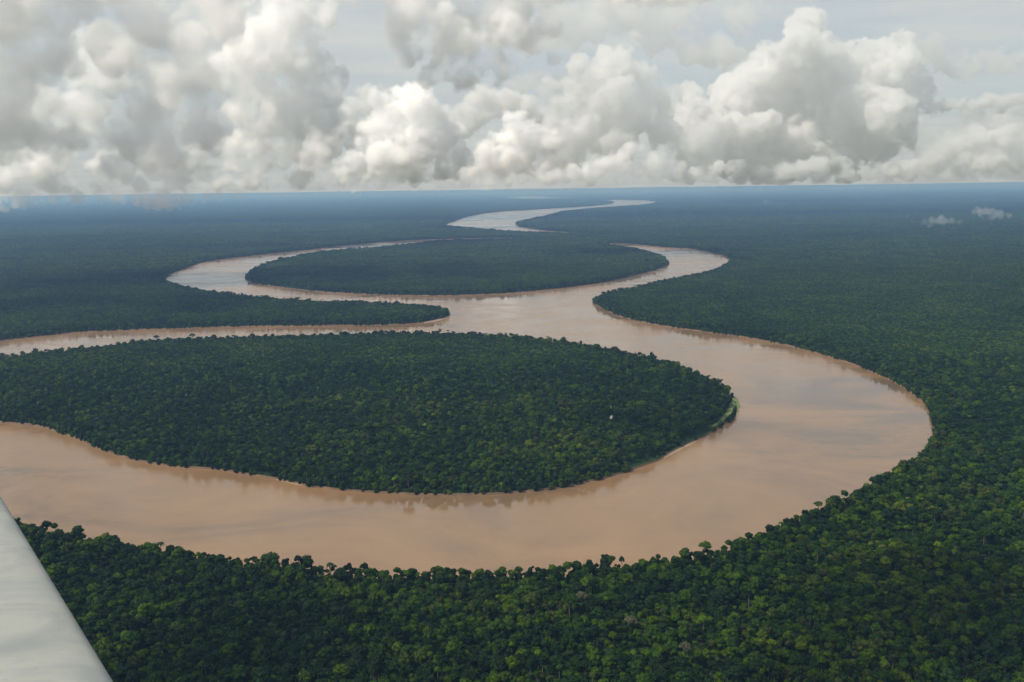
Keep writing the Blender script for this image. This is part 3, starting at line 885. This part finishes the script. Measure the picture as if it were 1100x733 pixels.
if True:
    g6 = np.random.default_rng(66)
    cloud('cumulus_tower', 'pale towering cumulus', 30000,
      [(870, 30, 20), (855, 58, 26), (828, 80, 28), (800, 98, 26), (880, 85, 35), (905, 62, 20), (928, 66, 18), (958, 60, 18), (975, 76, 20), (940, 88, 26), (910, 112, 36),
       (860, 125, 38), (810, 130, 35), (775, 120, 22), (750, 140, 28), (950, 125, 28), (990, 98, 14), (880, 160, 30), (830, 165, 30), (780, 165, 28), (930, 160, 26), (740, 105, 14), (790, 182, 16), (820, 184, 16), (850, 184, 16), (880, 184, 15), (905, 180, 16),
       (975, 110, 14)] + [(x, 116 - .06 * (x - 990) + g6.normal(0, 4), g6.uniform(4, 9)) for x in np.arange(980, 1160, 6.0)], MC_far, seed=11, n3=4, vox=1.2)
    cloud('cumulus_row', 'far row of cumulus', 22000,
      [(1045, 152, 16), (1022, 165, 15), (1080, 150, 17), (1000, 176, 13), (1060, 175, 16), (1095, 172, 16), (978, 182, 11), (958, 184, 10), (935, 184, 10), (905, 182, 11), (880, 180, 11),
       (862, 184, 11), (1030, 185, 11), (1130, 160, 20), (1160, 165, 20), (840, 186, 9)], MC_far, seed=12, n3=4, vox=1.2)
    cloud('cumulus_tower', 'bright rimmed tower', 19000,
      [(668, 56, 12), (656, 68, 16), (640, 80, 17), (622, 72, 12), (690, 86, 17), (702, 110, 18), (662, 102, 26), (630, 108, 20), (680, 128, 25), (712, 142, 19), (640, 132, 22), (738, 152, 15),
       (762, 152, 15), (604, 118, 16), (600, 150, 20), (660, 160, 22), (580, 100, 9), (592, 92, 10), (602, 152, 17), (600, 168, 20), (622, 150, 20), (735, 165, 20), (760, 176, 16)], MC_far, seed=13, n3=4, vox=1.2)
    g8 = np.random.default_rng(88)
    cloud('cumulus_bank', 'pale distant bank behind the towers', 40000,
      [(x, 150 + 26 * math.sin(x * .021) + g8.normal(0, 16), g8.uniform(14, 26)) for x in np.arange(925, 1180, 12.0)] +
      [(x, 120 + g8.normal(0, 18), g8.uniform(12, 20)) for x in np.arange(690, 800, 12.0)] + [(x, 70 + g8.normal(0, 10), g8.uniform(9, 16)) for x in np.arange(1000, 1180, 12.0)],
      MC_bank, seed=24, vox=1.6, n1=16, n2=8, depth=2)
    g5 = np.random.default_rng(55)
    cloud('cumulus_row', 'horizon bank', 42000,
      [(x, 199.0 - (x - 550) * 0.0139 - g5.uniform(0, 16), g5.uniform(5, 12)) for x in np.arange(200, 1200, 8.0)], MC_bank, seed=21, vox=1.3, n1=8, n2=6)
    cloud('stratus', 'dark flat band of cloud along the top', 8500,
      [(x, -9 + 4 * math.sin(x * .03) - abs(x - 720) * .03, g5.uniform(10, 18)) for x in np.arange(600, 880, 11.0)], MC_soft, seed=22, vox=2.0, depth=3)
    cloud('cumulus_cloud', 'grey billow', 12500,
      [(440, 112, 20), (420, 130, 19), (455, 130, 23), (478, 150, 20), (400, 150, 20), (432, 165, 30), (482, 175, 20), (450, 188, 13), (390, 175, 18), (420, 190, 12), (372, 185, 12), (455, 98, 10)],
      MC_mid, seed=14)
    cloud('cumulus_cloud', 'grey billow right', 13500,
      [(555, 132, 13), (570, 146, 17), (543, 152, 17), (560, 172, 20), (588, 158, 13), (522, 172, 15), (540, 186, 12), (578, 184, 13), (505, 182, 10)], MC_mid, seed=15)
    cloud('cumulus_row', 'fluffy front row', 9000,
      [(680, 165, 13), (660, 175, 15), (702, 172, 15), (640, 184, 13), (722, 181, 13), (746, 188, 9), (770, 181, 9), (790, 180, 10), (816, 186, 9), (612, 185, 12), (584, 190, 10), (552, 193, 8),
       (524, 192, 9), (498, 195, 8), (680, 188, 10), (705, 190, 9), (835, 190, 6), (763, 190, 7), (850, 189, 7), (868, 188, 8), (888, 189, 7)], MC_mid, seed=16)
    cloud('stratocumulus', 'big soft grey cloud', 5200,
      [(25, 55, 50), (10, 130, 48), (60, 158, 30), (150, 150, 40), (165, 25, 38), (180, 85, 36), (195, 140, 36), (130, 188, 22), (55, 190, 20), (225, 40, 38), (222, 100, 30), (235, 140, 24),
       (-70, 60, 80), (-80, 150, 60), (95, -30, 50), (230, -40, 55), (0, -80, 90), (20, 200, 18), (70, 203, 14), (110, 204, 14), (150, 204, 14), (-30, 200, 20), (190, 196, 14), (60, 15, 34)],
      MC_near, seed=17, vox=2.2, depth=1.5)
    cloud('cumulus_cloud', 'bright white cloud behind the grey one', 8500,
      [(290, 50, 38), (312, 90, 36), (280, 118, 34), (330, 130, 32), (350, 92, 22), (252, 78, 28), (300, 165, 26), (345, 165, 22), (258, 168, 26), (370, 148, 16), (384, 182, 12), (330, 30, 24),
       (100, 55, 26), (122, 78, 24), (90, 108, 24), (70, 132, 18), (60, 182, 22), (120, 182, 22), (200, 182, 22), (160, 110, 22), (30, 180, 20), (230, 195, 14), (270, 196, 14), (320, 193, 14), (0, 190, 18),
       (345, 15, 22), (300, 10, 26)], MC_soft, seed=19, vox=1.4, n3=3, depth=1.0)
    cloud('stratocumulus', 'soft cloud top centre', 6800,
      [(450, 12, 28), (500, 18, 32), (540, 26, 26), (482, 50, 26), (520, 58, 24), (560, 44, 20), (424, 30, 20), (588, 34, 16), (450, -30, 40), (540, -25, 35), (400, -20, 30), (470, 78, 18), (540, 76, 16),
       (600, 60, 13), (435, 62, 18), (500, 84, 14)], MC_soft, seed=18, vox=2.0, depth=1.5)
    cloud('cumulus_cloud', 'pale cloud behind the gap', 24000,
      [(400, 115, 18), (380, 135, 16), (520, 115, 20), (545, 108, 16), (500, 130, 18), (570, 118, 14), (350, 150, 18), (590, 130, 16), (340, 185, 12), (370, 190, 12)], MC_far, seed=23, n3=4, vox=1.2)
    g10 = np.random.default_rng(110)
    cloud('cumulus_bank', 'thin pale cloud high behind the centre', 26000,
      [(x, 34 + 22 * math.sin(x * .017) + g10.normal(0, 16), g10.uniform(12, 24)) for x in np.arange(560, 800, 13.0)] +
      [(x, 88 + g10.normal(0, 12), g10.uniform(8, 15)) for x in np.arange(545, 640, 12.0)],
      MC_bank, seed=25, vox=1.8, n1=14, n2=8, depth=2)
    # unseen clouds added above the frame, set towards the sun to shade the land
    g7 = np.random.default_rng(77)
    def shade_cloud(tx, ty, rx, ry, n, r, seed, z=1450.0):
        k = z / math.tan(SUN_EL); ox, oy = math.sin(SUN_AZ) * k, math.cos(SUN_AZ) * k
        W = [(tx + ox + rx * g7.normal(0, .5), ty + oy + ry * g7.normal(0, .5), z + g7.normal(0, 25), r * g7.uniform(.6, 1.2)) for _ in range(n)]
        cloud('cumulus_cloud', 'added cloud above the frame that shades the land', 9000, [], MC_shade, seed=seed, world_blobs=W, extra=0, vox=2.0, n1=12, n2=6)
    shade_cloud(560, 1010, 260, 200, 13, 95, 41)
    shade_cloud(-300, 960, 150, 110, 8, 75, 42)
    shade_cloud(330, 1950, 230, 130, 5, 80, 43)
    shade_cloud(-1900, 4300, 900, 500, 12, 190, 44)
    shade_cloud(1900, 3300, 350, 350, 7, 130, 45)
    # added box of even haze that pales the farther clouds behind it
    mt, nt, out = new_mat('thin_haze_veil')
    pv = nt.nodes.new('ShaderNodeVolumePrincipled'); pv.inputs['Color'].default_value = (0.99, 1.0, 1.0, 1)
    pv.inputs['Density'].default_value = 0.00042; pv.inputs['Anisotropy'].default_value = 0.2
    nt.links.new(pv.outputs[0], out.inputs['Volume'])
    vx, va, vb, vt = 24000, 15000, 17000, 7500
    vv = [(-vx, va, CB), (vx, va, CB), (vx, vb, CB), (-vx, vb, CB), (-vx, va, vt), (vx, va, vt), (vx, vb, vt), (-vx, vb, vt)]
    veil = obj('haze_veil', mesh_np('haze_veil', vv, [(0, 3, 2, 1), (4, 5, 6, 7), (0, 1, 5, 4), (1, 2, 6, 5), (2, 3, 7, 6), (3, 0, 4, 7)], None), mt)
    tag(veil, 'added veil of thin haze between nearer and farther clouds', 'cloud', None, 'stuff')

# ------------------------------------------------------------------ low shreds of cloud hanging in the haze over the far forest
M_lowcloud = cloud_mat('low_cloud_shreds', 0.0065, 90, .35, .6)
cloud('low_cloud', 'small white shreds of cloud drifting low over the far forest', 6800,
      [(992, 239, 3.5), (1002, 238, 4.5), (1012, 237.5, 5), (1022, 238, 4), (1032, 239, 3), (1046, 228, 3), (1055, 229, 5), (1064, 230, 5.5), (1074, 231, 4.5), (1084, 232, 3), (823, 217.5, 2.6), (829, 218, 2.4)],
      M_lowcloud, seed=31, vox=.8, CB=60, depth=.5, k1=.6)

M_scud = cloud_mat('scud', 0.012, 90, .36, .60)
cloud('low_cloud', 'ragged white shreds of scud hanging just below the horizon at left', 5600,
      [(146, 215, 9), (160, 216, 9), (175, 217, 11), (186, 218, 9), (200, 215, 9), (172, 212, 10), (-12, 216, 10), (4, 217, 9), (20, 216, 9), (36, 214, 9), (60, 213, 8), (84, 213, 8), (108, 212.5, 7), (126, 212.5, 8), (220, 213, 6), (236, 212, 6), (256, 211, 5)],
      M_scud, seed=32, vox=.9, CB=380, depth=.8, k1=.55)
g9 = np.random.default_rng(99)
M_scud2 = cloud_mat('far_scud', 0.0050, 200, .36, .60)
cloud('low_cloud', 'low white shreds of cloud under the distant clouds', 14000,
      [(x, 208.8 - (x - 150) * .0139 + g9.uniform(-.3, .8), g9.uniform(1.2, 3.0)) for c0 in (290, 345, 372, 440, 455, 470, 520, 610, 660, 760, 980) for x in c0 + g9.normal(0, 9, 6)],
      M_scud2, seed=33, vox=.6, CB=330, depth=3, k1=.55, extra=1)

# ------------------------------------------------------------------ the aeroplane's wing at the window
Pb = Vector((0, 0, H)) + ray(122, 733) * 1.9
Pt = Vector((0, 0, H)) + ray(-1, 531) * 3.4
ax = (Pt - Pb).normalized()
midp = (Pb + Pt) / 2
nn = (Vector((0, 0, H)) - midp).normalized(); nn = (nn - ax * nn.dot(ax)).normalized()
ch = ax.cross(nn); ch = ch if ch.dot(RT) < 0 else -ch
nn = (nn * math.cos(R(18)) - ch * math.sin(R(18))).normalized(); ch = ch - nn * ch.dot(nn); ch.normalize()
CH, TK = 1.1, 0.17
wv, wq = [], []
NS, NA = 40, 48
for i in range(NS + 1):
    p = Pb + ax * (-1.2 + 4.6 * i / NS)
    for k in range(NA):
        t = 2 * math.pi * k / NA
        xx = 0.5 - 0.5 * math.cos(t)                       # chord position, 0 = leading edge
        th = TK * 0.5 * (1.6 * math.sqrt(max(xx, 0)) - 0.9 * xx - 0.7 * xx * xx) * (1 if math.sin(t) >= 0 else -0.75) * 1.3
        q = p + ch * (xx * CH) + nn * th
        wv.append(tuple(q))
for i in range(NS):
    for k in range(NA):
        wq.append((i * NA + k, (i + 1) * NA + k, (i + 1) * NA + (k + 1) % NA, i * NA + (k + 1) % NA))
mt, nt, out = new_mat('worn_white_paint')
g = nt.nodes.new('ShaderNodeTexCoord')
mpn = nt.nodes.new('ShaderNodeMapping'); nt.links.new(g.outputs['Object'], mpn.inputs['Vector'])
n1 = nnoise(nt, mpn.outputs[0], 3.5, 6, 0.6, 0.8); n2 = nnoise(nt, mpn.outputs[0], 14.0, 8, 0.75, 0.6)
c1 = ramp(nt, n1, [(0.34, (0.19, 0.21, 0.208)), (0.5, (0.285, 0.295, 0.27)), (0.66, (0.215, 0.235, 0.235))])
mx = nt.nodes.new('ShaderNodeMix'); mx.data_type = 'RGBA'
nt.links.new(nmap(nt, n2, 0.60, 0.68, 0.0, 0.55), mx.inputs[0]); nt.links.new(c1, mx.inputs[6]); mx.inputs[7].default_value = (0.13, 0.13, 0.125, 1)
d = nt.nodes.new('ShaderNodeBsdfPrincipled'); nt.links.new(mx.outputs[2], d.inputs['Base Color'])
d.inputs['Roughness'].default_value = 0.45
bp = nt.nodes.new('ShaderNodeBump'); bp.inputs['Strength'].default_value = 0.15; bp.inputs['Distance'].default_value = 0.004
nt.links.new(n2, bp.inputs['Height']); nt.links.new(bp.outputs[0], d.inputs['Normal'])
nt.links.new(d.outputs[0], out.inputs['Surface'])
me = mesh_np('aircraft_wing', [tuple(Vector(v) - midp) for v in wv], wq, None, True)
wing = obj('aircraft_wing', me, mt); wing.location = midp
tag(wing, 'scuffed white aircraft wing slanting across the bottom left corner above the forest', 'aircraft wing')
